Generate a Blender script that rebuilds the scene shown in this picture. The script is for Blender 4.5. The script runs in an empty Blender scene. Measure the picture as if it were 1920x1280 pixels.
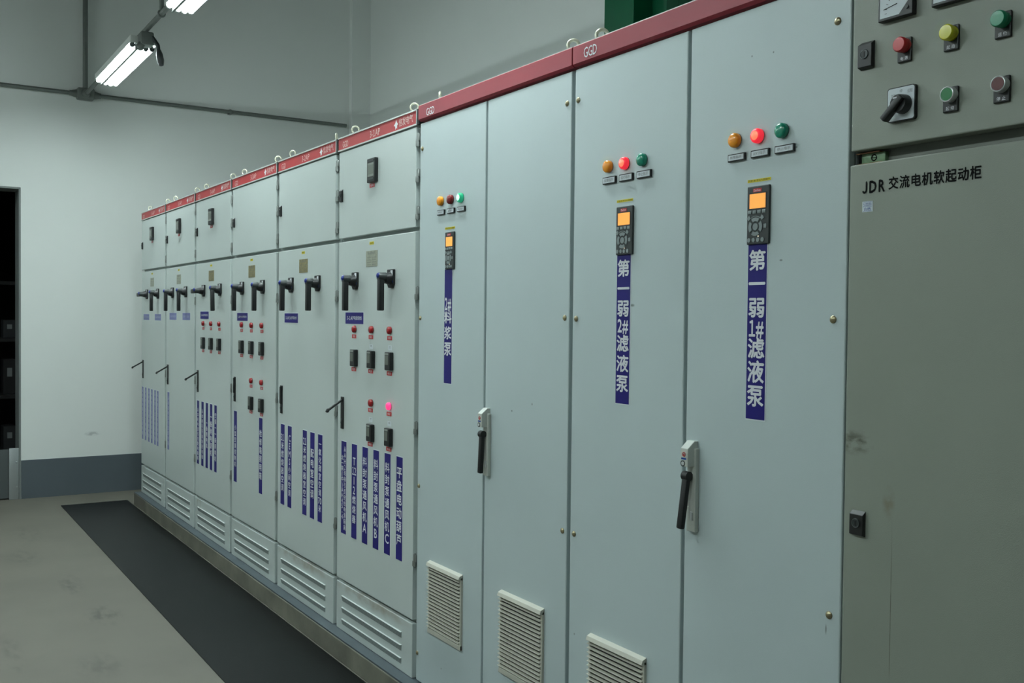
import bpy, bmesh, math, random
from mathutils import Vector, Matrix
C = bpy.context.scene
COL = C.collection
random.seed(7)
PI = math.pi

# ------------------------------------------------------------------ camera
cam_d = bpy.data.cameras.new('camera'); cam = bpy.data.objects.new('camera', cam_d); COL.objects.link(cam)
F_PX, YAW, PITCH, ROLL = 1870.0929, 0.5644011, 0.0233588, 0.0105973
cam_d.sensor_width = 36.0; cam_d.lens = F_PX / 1920 * 36.0; cam_d.clip_start = 0.05; cam_d.clip_end = 100
cy, sy = math.cos(YAW), math.sin(YAW); cp, sp = math.cos(PITCH), math.sin(PITCH); cr, sr = math.cos(ROLL), math.sin(ROLL)
fw0 = Vector((-cy, sy, 0)); rt0 = Vector((sy, cy, 0)); up0 = Vector((0, 0, 1))
fw = cp * fw0 - sp * up0; up1 = cp * up0 + sp * fw0
rt = cr * rt0 + sr * up1; up = cr * up1 - sr * rt0
M = Matrix((rt, up, -fw)).transposed().to_4x4(); M.translation = Vector((5.8619, -1.7392, 1.4034))
cam.matrix_world = M
C.camera = cam
# ------------------------------------------------------------------ world, view, light
w = bpy.data.worlds.new('world'); C.world = w; w.use_nodes = True
w.node_tree.nodes['Background'].inputs[0].default_value = (0.6, 0.75, 0.72, 1)
w.node_tree.nodes['Background'].inputs[1].default_value = 0.0
C.view_settings.view_transform = 'Standard'; C.view_settings.look = 'None'
C.view_settings.gamma = 1; C.view_settings.use_curve_mapping = False
C.view_settings.exposure = 0.0
C.cycles.use_denoising = True
C.cycles.max_bounces = 8; C.cycles.diffuse_bounces = 5; C.cycles.glossy_bounces = 3
C.cycles.sample_clamp_indirect = 10.0
TUBE_STRENGTH = 57.0
TUBE_COLOR = (0.86, 1.0, 1.01)
LAMP_X = [-2.06, 0.08, 2.22]          # near end of each fixture on the aisle rail (1.2 m long each)
RAIL_Y, RAIL_Z = -0.31, 3.206
ROW2_Y, ROW2_X = -2.75, [-2.06, 0.08, 2.22, 4.36]      # added out-of-view tube lights, to brighten the cabinet fronts
WX = -3.05                            # inner face of the back wall
WR = 2.23                             # inner face of the wall behind the cabinets
FZ = -0.10                            # floor level (cabinet bottoms are z = 0)

# ------------------------------------------------------------------ materials
def srgb(r, g, b):
    f = lambda c: (c / 255 / 12.92) if c / 255 <= 0.04045 else ((c / 255 + 0.055) / 1.055) ** 2.4
    return (f(r), f(g), f(b), 1)
MATS = {}
def mat(name, rgb, rough=0.5, metal=0.0, var=0.0, vscale=6.0, bump=0.0, bscale=300.0, emit=None, estr=0.0, spec=0.5, coat=0.0):
    if name in MATS: return MATS[name]
    m = bpy.data.materials.new(name); m.use_nodes = True; nt = m.node_tree; N = nt.nodes; L = nt.links
    b = N['Principled BSDF']; col = srgb(*rgb)
    b.inputs['Base Color'].default_value = col; b.inputs['Roughness'].default_value = rough
    b.inputs['Metallic'].default_value = metal; b.inputs['Specular IOR Level'].default_value = spec
    b.inputs['Coat Weight'].default_value = coat; b.inputs['Coat Roughness'].default_value = 0.15
    tc = N.new('ShaderNodeTexCoord')
    if var > 0:
        n = N.new('ShaderNodeTexNoise'); n.inputs['Scale'].default_value = vscale; n.inputs['Detail'].default_value = 6
        L.new(tc.outputs['Object'], n.inputs['Vector'])
        r = N.new('ShaderNodeMapRange'); r.inputs[1].default_value = 0.3; r.inputs[2].default_value = 0.7
        r.inputs[3].default_value = 1 - var; r.inputs[4].default_value = 1 + var * 0.6
        L.new(n.outputs['Fac'], r.inputs[0])
        h = N.new('ShaderNodeVectorMath'); h.operation = 'SCALE'; h.inputs[0].default_value = col[:3]
        L.new(r.outputs[0], h.inputs['Scale']); L.new(h.outputs[0], b.inputs['Base Color'])
    if bump > 0:
        n2 = N.new('ShaderNodeTexNoise'); n2.inputs['Scale'].default_value = bscale; n2.inputs['Detail'].default_value = 2
        L.new(tc.outputs['Object'], n2.inputs['Vector'])
        bp = N.new('ShaderNodeBump'); bp.inputs['Strength'].default_value = bump; bp.inputs['Distance'].default_value = 0.001
        L.new(n2.outputs['Fac'], bp.inputs['Height']); L.new(bp.outputs[0], b.inputs['Normal'])
    if emit:
        b.inputs['Emission Color'].default_value = (*emit, 1); b.inputs['Emission Strength'].default_value = estr
    MATS[name] = m; return m

def base_socket(m):
    b = m.node_tree.nodes['Principled BSDF']; s = b.inputs['Base Color']
    return b, (s.links[0].from_socket if s.links else None), s.default_value[:]
def add_mark(m, centre, radii, rgb, amount, nscale=14.0, lo=0.42, hi=0.62, stretch=(1, 1, 1)):
    """a stain with a shape of its own: an ellipsoid of broken noise at a place on the thing (object coordinates)"""
    nt = m.node_tree; N = nt.nodes; L = nt.links; b, sock, dv = base_socket(m)
    tc = N.new('ShaderNodeTexCoord')
    sub = N.new('ShaderNodeVectorMath'); sub.operation = 'SUBTRACT'; sub.inputs[1].default_value = centre
    L.new(tc.outputs['Object'], sub.inputs[0])
    div = N.new('ShaderNodeVectorMath'); div.operation = 'DIVIDE'; div.inputs[1].default_value = radii
    L.new(sub.outputs[0], div.inputs[0])
    ln = N.new('ShaderNodeVectorMath'); ln.operation = 'LENGTH'; L.new(div.outputs[0], ln.inputs[0])
    r1 = N.new('ShaderNodeMapRange'); r1.inputs[1].default_value = 1.0; r1.inputs[2].default_value = 0.35
    r1.inputs[3].default_value = 0; r1.inputs[4].default_value = 1; L.new(ln.outputs['Value'], r1.inputs[0])
    st = N.new('ShaderNodeVectorMath'); st.operation = 'MULTIPLY'; st.inputs[1].default_value = stretch
    L.new(tc.outputs['Object'], st.inputs[0])
    n = N.new('ShaderNodeTexNoise'); n.inputs['Scale'].default_value = nscale; n.inputs['Detail'].default_value = 5
    L.new(st.outputs[0], n.inputs['Vector'])
    r2 = N.new('ShaderNodeMapRange'); r2.inputs[1].default_value = lo; r2.inputs[2].default_value = hi
    r2.inputs[3].default_value = 0; r2.inputs[4].default_value = amount; L.new(n.outputs['Fac'], r2.inputs[0])
    mu = N.new('ShaderNodeMath'); mu.operation = 'MULTIPLY'; L.new(r1.outputs[0], mu.inputs[0]); L.new(r2.outputs[0], mu.inputs[1])
    mx = N.new('ShaderNodeMix'); mx.data_type = 'RGBA'
    L.new(mu.outputs[0], mx.inputs[0])
    if sock: L.new(sock, mx.inputs[6])
    else: mx.inputs[6].default_value = dv
    mx.inputs[7].default_value = srgb(*rgb)
    L.new(mx.outputs[2], b.inputs['Base Color'])

GREY = mat('cabinet_grey_paint', (197, 206, 203), 0.36, var=0.03, vscale=2.5, bump=0.35, bscale=420)
GREYT = mat('tall_cabinet_grey_paint', (192, 205, 206), 0.35, var=0.03, vscale=2.0, bump=0.3, bscale=620)
FRAME = mat('cabinet_frame_paint', (160, 170, 168), 0.5)  # door grey darkened, puts the shade of the gaps into the colour
BEIGE = mat('beige_grey_paint', (142, 148, 137), 0.42, var=0.04, vscale=2.0, bump=0.3, bscale=620)
RED = mat('header_red', (172, 36, 40), 0.45, var=0.08, vscale=5)
RED2 = mat('header_maroon', (152, 44, 58), 0.45, var=0.08, vscale=3)
TRIM = mat('aluminium_trim', (205, 208, 205), 0.35, metal=0.3)
BLACK = mat('black_plastic', (20, 22, 23), 0.42)
BLACKM = mat('matt_black_rubber', (20, 21, 22), 0.6)
DARK = mat('dark_grey_plastic', (44, 50, 50), 0.45)
BLUECAP = mat('blue_plastic', (30, 45, 130), 0.35)
BLUETAG = mat('blue_tag', (20, 70, 150), 0.5)
WHITE = mat('white_print', (226, 228, 232), 0.55)
GREYPRINT = mat('grey_print', (120, 124, 124), 0.6)
INK = mat('black_print', (14, 15, 15), 0.7, spec=0.1)
BLUE = mat('blue_sign', (34, 28, 112), 0.45, var=0.04, vscale=9, spec=0.25)
BLUEP = mat('faded_blue_sign', (120, 126, 178), 0.5)  # paler blue for signs and strips of the two farthest cabinets
WHITEP = mat('faded_print', (186, 192, 214), 0.6)
REDLBL = mat('red_label', (188, 44, 46), 0.5)
YELLOW = mat('yellow_sticker', (222, 206, 40), 0.5)
PAPER = mat('white_sticker', (214, 222, 226), 0.6)
PLATE = mat('brass_nameplate', (150, 140, 98), 0.4, metal=0.4, var=0.3, vscale=60)
PLATEP = mat('pale_nameplate', (165, 168, 150), 0.45, metal=0.2, var=0.2, vscale=60)
METER = mat('meter_face', (96, 100, 92), 0.3)
METERG = mat('meter_window', (150, 155, 148), 0.15)
STEEL = mat('hinge_steel', (150, 155, 152), 0.35, metal=0.7)
CHROME = mat('bright_steel', (214, 218, 218), 0.3, metal=0.35)
STEELD = mat('dull_steel', (84, 90, 90), 0.4, metal=0.4)
HPRINT = mat('header_print', (224, 198, 194), 0.6)
EYE = mat('eyebolt_zinc', (208, 206, 186), 0.35, metal=0.35)
SCREW = mat('brass_screw', (160, 150, 120), 0.3, metal=0.7)
CREAM = mat('cream_plastic', (198, 197, 184), 0.5)
CREAM2 = mat('cream_handle_paint', (196, 200, 192), 0.4)
DARKGAP = mat('dark_gap', (26, 30, 30), 0.8)  # near-black stand-in for shade in gaps
LENS_R = mat('red_lens', (150, 22, 26), 0.2, coat=0.3)
LENS_RD = mat('dull_red_lens', (128, 26, 30), 0.25)
LENS_O = mat('orange_lens', (250, 158, 30), 0.25, coat=0.3)
LENS_G = mat('green_lens', (8, 142, 112), 0.25, coat=0.3)
LENS_Y = mat('yellow_lens', (212, 208, 30), 0.25, coat=0.3)
LIT_PINK = mat('lit_pink_lens', (240, 40, 110), 0.3, emit=(1.0, 0.06, 0.24), estr=0.9)
LIT_RED = mat('lit_red_lens', (230, 30, 50), 0.3, emit=(1.0, 0.035, 0.06), estr=0.62)
LIT_CORE = mat('lit_red_core', (255, 110, 80), 0.3, emit=(1.0, 0.19, 0.10), estr=0.95)
LIT_GCORE = mat('lit_green_core', (200, 255, 230), 0.3, emit=(0.62, 1.0, 0.85), estr=1.0)
LIT_GREEN = mat('lit_green_lens', (16, 160, 110), 0.3, emit=(0.03, 0.55, 0.3), estr=0.35)
LIT_SCREEN = mat('lit_amber_screen', (240, 160, 60), 0.3, emit=(1.0, 0.42, 0.10), estr=0.62)
LED = mat('lit_led', (255, 240, 200), 0.3, emit=(1.0, 0.9, 0.7), estr=1.2)
KEY = mat('keypad_key', (128, 138, 138), 0.5)

def striped(name, rgb, dark, period=0.0075):
    m = bpy.data.materials.new(name); m.use_nodes = True; nt = m.node_tree; N = nt.nodes; L = nt.links
    b = N['Principled BSDF']; b.inputs['Roughness'].default_value = 0.45
    tc = N.new('ShaderNodeTexCoord'); s = N.new('ShaderNodeSeparateXYZ'); L.new(tc.outputs['Object'], s.inputs[0])
    d = N.new('ShaderNodeMath'); d.operation = 'PINGPONG'; d.inputs[1].default_value = period; L.new(s.outputs[0], d.inputs[0])
    g = N.new('ShaderNodeMath'); g.operation = 'GREATER_THAN'; g.inputs[1].default_value = period * 0.6; L.new(d.outputs[0], g.inputs[0])
    mx = N.new('ShaderNodeMix'); mx.data_type = 'RGBA'; mx.inputs[6].default_value = srgb(*rgb); mx.inputs[7].default_value = srgb(*dark)
    L.new(g.outputs[0], mx.inputs[0]); L.new(mx.outputs[2], b.inputs['Base Color']); return m
LOUVER = striped('slotted_louver', (150, 159, 156), (116, 124, 122))  # base darkened as shade under the lips; stripes draw the slits
VENTS = {}
def vent_mat(i):
    """grey paint of one vent panel, with rust at its top edge where the photo shows it"""
    m = GREY.copy(); m.name = 'vent_panel_paint'
    if i in (4, 5): 
        add_mark(m, (0.36, 0, 0.20), (0.42, 0.1, 0.034), (126, 104, 66), 0.6, 9, 0.40, 0.66, (1, 1, 2))
    if i in (0, 2): add_mark(m, (0.1, 0, 0.19), (0.07, 0.1, 0.04), (130, 120, 92), 0.6, 18)
    return m

# ------------------------------------------------------------------ mesh helpers
class MB:
    def __init__(s): s.bm = bmesh.new(); s.mi = 0; s.mats = []
    def use(s, m):
        if m not in s.mats: s.mats.append(m)
        s.mi = s.mats.index(m); return s
    def _fin(s, faces, smooth=False):
        for f in faces: f.material_index = s.mi; f.smooth = smooth
    def box(s, x0, x1, y0, y1, z0, z1, bev=0.0, seg=2):
        r = bmesh.ops.create_cube(s.bm, size=1.0); vs = r['verts']
        for v in vs: v.co = Vector(((x0 + x1) / 2 + v.co.x * (x1 - x0), (y0 + y1) / 2 + v.co.y * (y1 - y0), (z0 + z1) / 2 + v.co.z * (z1 - z0)))
        fs = list({f for v in vs for f in v.link_faces})
        if bev > 0:
            es = list({e for v in vs for e in v.link_edges})
            r2 = bmesh.ops.bevel(s.bm, geom=es, offset=bev, segments=seg, affect='EDGES', profile=0.5, clamp_overlap=True)
            vv = {v for f in r2['faces'] for v in f.verts} | {v for v in vs if v.is_valid}
            fs = list({f for v in vv for f in v.link_faces})
        s._fin(fs); return s
    def prism(s, pts, axis, a, b, bev=0.0):
        """extrude a polygon along axis 'x','y','z' from a to b; pts are the other two coordinates in order"""
        def P(p, t):
            if axis == 'x': return (t, p[0], p[1])
            if axis == 'y': return (p[0], t, p[1])
            return (p[0], p[1], t)
        va = [s.bm.verts.new(P(p, a)) for p in pts]; vb = [s.bm.verts.new(P(p, b)) for p in pts]
        n = len(pts); fs = [s.bm.faces.new(va), s.bm.faces.new(list(reversed(vb)))]
        for i in range(n): fs.append(s.bm.faces.new((va[i], vb[i], vb[(i + 1) % n], va[(i + 1) % n])))
        s._fin(fs)
        bmesh.ops.recalc_face_normals(s.bm, faces=fs)
        if bev > 0:
            es = list({e for f in fs for e in f.edges})
            r2 = bmesh.ops.bevel(s.bm, geom=es, offset=bev, segments=2, affect='EDGES', profile=0.5, clamp_overlap=True)
            s._fin(list({g for f in r2['faces'] for v in f.verts for g in v.link_faces}))
        return s
    def rev(s, c, d, prof, n=24, smooth=True):
        """surface of revolution: prof = [(distance along d, radius)] from centre c"""
        c = Vector(c); d = Vector(d).normalized()
        a = d.orthogonal().normalized(); b = d.cross(a)
        rings = []; fs = []
        for t, r in prof:
            if r <= 1e-6: rings.append([s.bm.verts.new(c + d * t)])
            else: rings.append([s.bm.verts.new(c + d * t + (a * math.cos(2 * PI * k / n) + b * math.sin(2 * PI * k / n)) * r) for k in range(n)])
        for A, B in zip(rings, rings[1:]):
            for k in range(n):
                k2 = (k + 1) % n
                if len(A) == 1 and len(B) == 1: continue
                if len(A) == 1: fs.append(s.bm.faces.new((A[0], B[k2], B[k])))
                elif len(B) == 1: fs.append(s.bm.faces.new((A[k], A[k2], B[0])))
                else: fs.append(s.bm.faces.new((A[k], A[k2], B[k2], B[k])))
        if len(rings[0]) > 1: fs.append(s.bm.faces.new(list(reversed(rings[0]))))
        if len(rings[-1]) > 1: fs.append(s.bm.faces.new(rings[-1]))
        s._fin(fs, smooth)
        bmesh.ops.recalc_face_normals(s.bm, faces=fs)
        for f in fs:
            if len(f.verts) > 4: f.smooth = False
        return s
    def cyl(s, p0, p1, r, n=16):
        p0 = Vector(p0); p1 = Vector(p1); return s.rev(p0, p1 - p0, [(0, r), ((p1 - p0).length, r)], n)
    def tube(s, pts, r, n=12):
        for a, b in zip(pts, pts[1:]): s.cyl(a, b, r, n)
        return s
    def torus(s, c, nrm, R, r, n=28, k=10):
        c = Vector(c); d = Vector(nrm).normalized(); a = d.orthogonal().normalized(); b = d.cross(a)
        g = []; fs = []
        for i in range(n):
            t = 2 * PI * i / n; o = a * math.cos(t) + b * math.sin(t)
            g.append([s.bm.verts.new(c + o * (R + r * math.cos(2 * PI * j / k)) + d * r * math.sin(2 * PI * j / k)) for j in range(k)])
        for i in range(n):
            for j in range(k):
                fs.append(s.bm.faces.new((g[i][j], g[(i + 1) % n][j], g[(i + 1) % n][(j + 1) % k], g[i][(j + 1) % k])))
        s._fin(fs, True); bmesh.ops.recalc_face_normals(s.bm, faces=fs); return s
    def beam(s, p0, p1, wx, wz, bev=0.0, upv=(1, 0, 0)):
        """a bar of section wx by wz from p0 to p1"""
        p0 = Vector(p0); p1 = Vector(p1); d = (p1 - p0); L = d.length; d.normalize()
        a = Vector(upv) - d * d.dot(Vector(upv)); a.normalize(); b = d.cross(a)
        r = bmesh.ops.create_cube(s.bm, size=1.0); vs = r['verts']
        for v in vs:
            q = v.co.copy(); v.co = p0 + d * (q.z + 0.5) * L + a * q.x * wx + b * q.y * wz
        fs = list({f for v in vs for f in v.link_faces}); bmesh.ops.recalc_face_normals(s.bm, faces=fs)
        if bev > 0:
            r2 = bmesh.ops.bevel(s.bm, geom=list({e for v in vs for e in v.link_edges}), offset=bev, segments=2, affect='EDGES', profile=0.5, clamp_overlap=True)
            fs = list({g for f in r2['faces'] for v in f.verts for g in v.link_faces})
        s._fin(fs); return s
    def mesh(s, verts, faces):
        vs = [s.bm.verts.new(v) for v in verts]; fs = []
        for f in faces:
            try: fs.append(s.bm.faces.new([vs[i] for i in f]))
            except ValueError: pass
        s._fin(fs); return s
    def quad(s, x0, x1, y, z0, z1):
        return s.mesh([(x0, y, z0), (x1, y, z0), (x1, y, z1), (x0, y, z1)], [(0, 1, 2, 3)])
    def build(s, name, parent=None, loc=None):
        me = bpy.data.meshes.new(name); s.bm.to_mesh(me); s.bm.free()
        for m in s.mats: me.materials.append(m)
        if any(p.use_smooth for p in me.polygons): me.set_sharp_from_angle(angle=math.radians(38))
        o = bpy.data.objects.new(name, me); COL.objects.link(o)
        if parent: o.parent = parent
        if loc: o.location = loc
        return o
def tag(o, label=None, cat=None, group=None, kind=None):
    if label: o['label'] = label
    if cat: o['category'] = cat
    if group: o['group'] = group
    if kind: o['kind'] = kind
    return o
def thing(name, loc, label, cat, group=None):
    o = bpy.data.objects.new(name, None); COL.objects.link(o); o.location = loc; o.empty_display_size = 0.1
    return tag(o, label, cat, group)
def struct(name, mb): return tag(mb.build(name), kind='structure')

# ------------------------------------------------------------------ lettering
GL = {}
def raw_glyph(c):
    cu = bpy.data.curves.new('t', 'FONT'); cu.body = c; cu.size = 1.0; cu.resolution_u = 2
    o = bpy.data.objects.new('t', cu); COL.objects.link(o)
    dg = bpy.context.evaluated_depsgraph_get(); dg.update()
    me = bpy.data.meshes.new_from_object(o.evaluated_get(dg))
    v = [tuple(x.co[:2]) for x in me.vertices]; f = [tuple(p.vertices) for p in me.polygons]
    bpy.data.objects.remove(o); bpy.data.curves.remove(cu); bpy.data.meshes.remove(me)
    return v, f
def bb(v): return min(p[0] for p in v), max(p[0] for p in v), min(p[1] for p in v), max(p[1] for p in v)
REFC = bb(raw_glyph('国')[0]); REFH = bb(raw_glyph('H')[0])
def glyph(c, off):
    k = c
    if k in GL: return GL[k]
    if c == ' ': GL[k] = ([], [], 0.5); return GL[k]
    v, f = raw_glyph({'1': '１', 'J': 'Ｊ'}.get(c, c))
    if not v: GL[k] = ([], [], 0.5); return GL[k]
    if ord(c) > 0x2E00:
        x0, x1, y0, y1 = REFC; h = y1 - y0
        v = [((p[0] - x0) / h, (p[1] - y0) / h) for p in v]; adv = (x1 - x0) / h
    else:
        h = REFH[3] - REFH[2]; b = bb(v); v = [((p[0] - b[0]) / ((b[3] - b[2]) if c in 'JQ1' else h), (p[1] - (b[2] if c in 'JQ1' else REFH[2])) / ((b[3] - b[2]) if c in 'JQ1' else h)) for p in v]; adv = (b[1] - b[0]) / ((b[3] - b[2]) if c in 'JQ1' else h)
    GL[k] = (v, f, adv); return GL[k]
def put(mb, text, x0, x1, z0, z1, y, off=0.018, keep=False, gap=0.14):
    """set text in the rectangle, facing -y"""
    gs = [glyph(c, off) for c in text]
    tot = sum(g[2] for g in gs) + gap * (len(gs) - 1)
    h = z1 - z0; sx = (x1 - x0) / tot; xx = x0
    if keep and sx > h: xx = x0 + ((x1 - x0) - tot * h) / 2; sx = h
    for v, f, adv in gs:
        if v:
            # a heavier weight: the outline set again a hair to each side
            for q, (dx, dz) in enumerate(((0, 0),) if off == 0 else ((-off, 0), (off, 0), (0, -off), (0, off), (0, 0))):
                mb.mesh([(xx + (p[0] + dx) * sx, y - q * 0.00006, z0 + (p[1] + dz) * h) for p in v], f)
        xx += (adv + gap) * sx
def vput(mb, cells, x0, x1, ztop, zbot, y, fill=0.78, off=0.02):
    n = len(cells); st = (ztop - zbot) / n
    for i, c in enumerate(cells):
        za = ztop - st * i; put(mb, c, x0, x1, za - st * fill, za, y, off, keep=(len(c) == 1), gap=0.1)

# ------------------------------------------------------------------ room shell
WALL = mat('painted_wall', (226, 230, 226), 0.75, var=0.03, vscale=0.8, bump=0.12, bscale=60)
add_mark(WALL, (WX, -0.245, 0.40), (0.2, 0.07, 0.022), (150, 156, 154), 0.6, 30, 0.35, 0.55)
SKIRT = mat('grey_skirting_paint', (82, 91, 96), 0.5, var=0.05, vscale=4)
CEIL = mat('ceiling_paint', (60, 63, 60), 0.9)
WALLU = mat('unpainted_wall', (146, 148, 141), 0.85)  # unseen walls, tone set by how much light they throw back
CONC = mat('curb_concrete', (114, 113, 100), 0.85, var=0.34, vscale=5, bump=0.4, bscale=60)
FLOOR = mat('floor_concrete', (106, 103, 93), 0.65, var=0.10, vscale=2.2, bump=0.2, bscale=90)
for (mx_, my_, ra, rb, am) in [(-0.1, -0.85, .30, .07, .6), (0.6, -0.8, .22, .10, .65), (1.0, -1.25, .35, .05, .4), (-0.9, -1.0, .3, .12, .3), (1.35, -0.95, .2, .12, .4), (0.2, -1.45, .25, .1, .5), (-1.6, -.9, .4, .1, .25)]:
    add_mark(FLOOR, (mx_, my_, FZ), (ra, rb, 0.5), (62, 60, 54), am, 9.0, 0.42, 0.66, (1, 2.5, 1))
DARKROOM = mat('unlit_room_wall', (24, 25, 25), 0.9)  # near-black colour stands in for the darkness of the room beyond

m = MB().use(FLOOR); m.box(WX - 4.5, 9.6, -4.4, WR + 0.2, FZ - 0.15, FZ); struct('floor', m)
m = MB().use(CEIL); m.box(WX - 0.2, 9.6, -4.4, WR + 0.2, 5.3, 5.45); struct('ceiling', m)
DY0, DY1, DZ = -1.78, -0.787, 2.41
m = MB().use(WALL)
m.box(WX - 0.26, WX, DY1, WR + 0.2, FZ, 5.3); m.box(WX - 0.26, WX, -4.4, DY0, FZ, 5.3); m.box(WX - 0.26, WX, DY0, DY1, DZ, 5.3)
struct('wall_back', m)
m = MB().use(WALL); m.box(WX, 9.6, WR, WR + 0.2, FZ, 5.3); struct('wall_right', m)
m = MB().use(WALLU); m.box(WX, 9.6, -4.4, -4.2, FZ, 5.3); struct('wall_left', m)
m = MB().use(WALLU); m.box(9.4, 9.6, -4.2, WR, FZ, 5.3); struct('wall_front', m)
m = MB().use(WALL); m.box(WX, WX + 0.06, 2.04, WR, FZ, 5.3); struct('trim_1', m)          # pilaster in the corner
m = MB().use(SKIRT); m.box(WX, WX + 0.006, DY1 + 0.004, WR, FZ, 0.212); m.box(WX, WX + 0.006, -4.2, DY0, FZ, 0.212); struct('baseboard_back', m)
# concrete curb under the cabinets with a painted steel strip on its top
m = MB().use(CONC); m.box(-1.97, 5.6, -0.053, 0.62, FZ, -0.008, 0.004)
struct('trim_2', m)
CH = mat('channel_blue_grey', (78, 88, 93), 0.5, var=0.1, vscale=10)
m = MB().use(CH); m.box(-2.36, 5.6, -0.050, 0.62, -0.008, -0.001); struct('trim_3', m)
m = MB().use(FLOOR); m.box(-2.36, -1.97, -0.053, 0.62, FZ, -0.008); struct('trim_4', m)
# doorway into the dark room
JAMB = mat('door_jamb_grey', (120, 126, 124), 0.55)
m = MB().use(JAMB)
m.box(WX - 0.26, WX + 0.004, DY1 - 0.012, DY1 + 0.002, FZ, DZ); m.box(WX - 0.26, WX + 0.004, DY0 - 0.002, DY0 + 0.012, FZ, DZ); m.box(WX - 0.26, WX + 0.004, DY0, DY1, DZ - 0.012, DZ + 0.002)
struct('door_1', m)
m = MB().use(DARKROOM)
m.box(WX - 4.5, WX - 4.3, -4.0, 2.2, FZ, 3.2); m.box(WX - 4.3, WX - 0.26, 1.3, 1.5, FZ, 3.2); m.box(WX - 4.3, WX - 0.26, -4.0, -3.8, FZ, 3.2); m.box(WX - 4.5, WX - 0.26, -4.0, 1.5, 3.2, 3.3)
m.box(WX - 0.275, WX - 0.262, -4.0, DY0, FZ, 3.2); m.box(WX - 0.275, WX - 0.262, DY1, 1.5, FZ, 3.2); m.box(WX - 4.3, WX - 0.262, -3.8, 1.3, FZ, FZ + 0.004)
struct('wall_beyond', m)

# things at the doorway
ALU = mat('aluminium_channel', (170, 176, 176), 0.35, metal=0.6)
gb = thing('guard_board', (WX - 0.03, -1.28, FZ), 'dark grey guard board closing the bottom of the dark doorway', 'board')
BOARD = mat('guard_board_grey', (74, 80, 80), 0.55, var=0.05)
m = MB().use(BOARD); m.box(0, 0.02, DY0 + 1.28 + 0.03, DY1 + 1.28 - 0.075, 0.01, 0.405, 0.002); m.build('board_panel', gb)
for s0, s1 in ((DY1 + 1.28 - 0.085, DY1 + 1.28 - 0.014), (DY0 + 1.28 + 0.014, DY0 + 1.28 + 0.085)):
    m = MB().use(ALU); m.box(0.018, 0.04, s0, s1, 0.0, 0.415, 0.002)
    for zz in (0.10, 0.30): m.rev((0.04, (s0 + s1) / 2 + 0.02, zz), (1, 0, 0), [(0, 0.008), (0.004, 0.007), (0.006, 0.0)], 12)
    tag(m.build('side_channel', gb), 'bare aluminium channel')
rk = thing('storage_rack', (WX - 1.35, -0.15, FZ), 'dark storage rack with pale odds and ends inside the unlit doorway', 'rack')
RACK = mat('rack_paint', (15, 16, 16), 0.7)  # darkness of the unlit room put into the rack colour
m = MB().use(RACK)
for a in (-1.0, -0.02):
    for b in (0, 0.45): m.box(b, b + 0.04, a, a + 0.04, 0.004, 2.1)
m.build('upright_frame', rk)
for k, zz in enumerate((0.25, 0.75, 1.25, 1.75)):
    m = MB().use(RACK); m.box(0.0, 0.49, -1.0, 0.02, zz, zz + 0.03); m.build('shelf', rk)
BOXDIM = mat('rack_box_pale', (34, 37, 38), 0.7)  # box colour lowered to carry the gloom of the room
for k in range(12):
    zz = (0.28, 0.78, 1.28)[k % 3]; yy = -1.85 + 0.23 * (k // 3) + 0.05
    b = MB().use(BOXDIM if k % 2 else RACK); hh = 0.16 + 0.05 * ((k * 7) % 5)
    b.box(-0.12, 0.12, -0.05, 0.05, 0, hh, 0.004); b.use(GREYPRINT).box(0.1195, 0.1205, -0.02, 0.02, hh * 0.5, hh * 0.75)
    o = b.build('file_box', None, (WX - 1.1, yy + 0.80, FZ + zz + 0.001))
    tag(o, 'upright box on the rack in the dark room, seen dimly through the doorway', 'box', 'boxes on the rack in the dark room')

# rubber mat in front of the row
MAT = mat('black_rubber_mat', (9, 12, 12), 0.42, var=0.25, vscale=1.8, bump=0.25, bscale=200, spec=0.2)
m = MB().use(MAT); m.box(-2.575, 5.9, -0.555, -0.062, 0.0, 0.004, 0.001)
tag(m.build('rubber_mat', None, (0, 0, FZ)), 'long black rubber mat on the concrete floor along the cabinet row', 'mat')

# ------------------------------------------------------------------ conduits and lamps
PIPE = mat('galvanised_conduit', (120, 126, 122), 0.45, metal=0.5, var=0.1, vscale=20)
wc = thing('wall_conduit', (WX + 0.05, RAIL_Y, RAIL_Z), 'grey conduit crossing high on the back wall with a riser and junction box', 'pipe')
m = MB().use(PIPE); m.cyl((0, -3.85, 0), (0, 2.30, 0), 0.016, 14); m.build('horizontal_pipe', wc)
m = MB().use(PIPE); m.cyl((0, 0, 0.03), (0, 0, 2.09), 0.02, 14); m.build('riser_pipe', wc)
m = MB().use(PIPE); m.box(-0.045, 0.05, -0.065, 0.065, -0.045, 0.045, 0.012, 3)
for sgn in (-1, 1): m.rev((0, 0.06 * sgn, 0), (0, sgn, 0), [(0, 0.036), (0.05, 0.022), (0.06, 0.022)], 14)
m.rev((0.045, 0, 0), (1, 0, 0), [(0, 0.034), (0.03, 0.03), (0.045, 0.02)], 14); m.build('junction_box', wc)
for yy in (-2.6, -1.4, 1.2):
    m = MB().use(PIPE); m.box(-0.05, 0.0, yy - 0.012, yy + 0.012, -0.02, 0.02); m.torus((0, yy, 0), (0, 1, 0), 0.019, 0.004, 16, 6); m.build('pipe_clip', wc)
lr = thing('lamp_rail', (WX + 0.1, RAIL_Y, RAIL_Z), 'suspended grey conduit rail carrying the tube lights above the aisle', 'rail')
m = MB().use(PIPE); m.cyl((0.0, 0, 0), (7.6, 0, 0), 0.016, 14); m.build('rail_pipe', lr)
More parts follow.
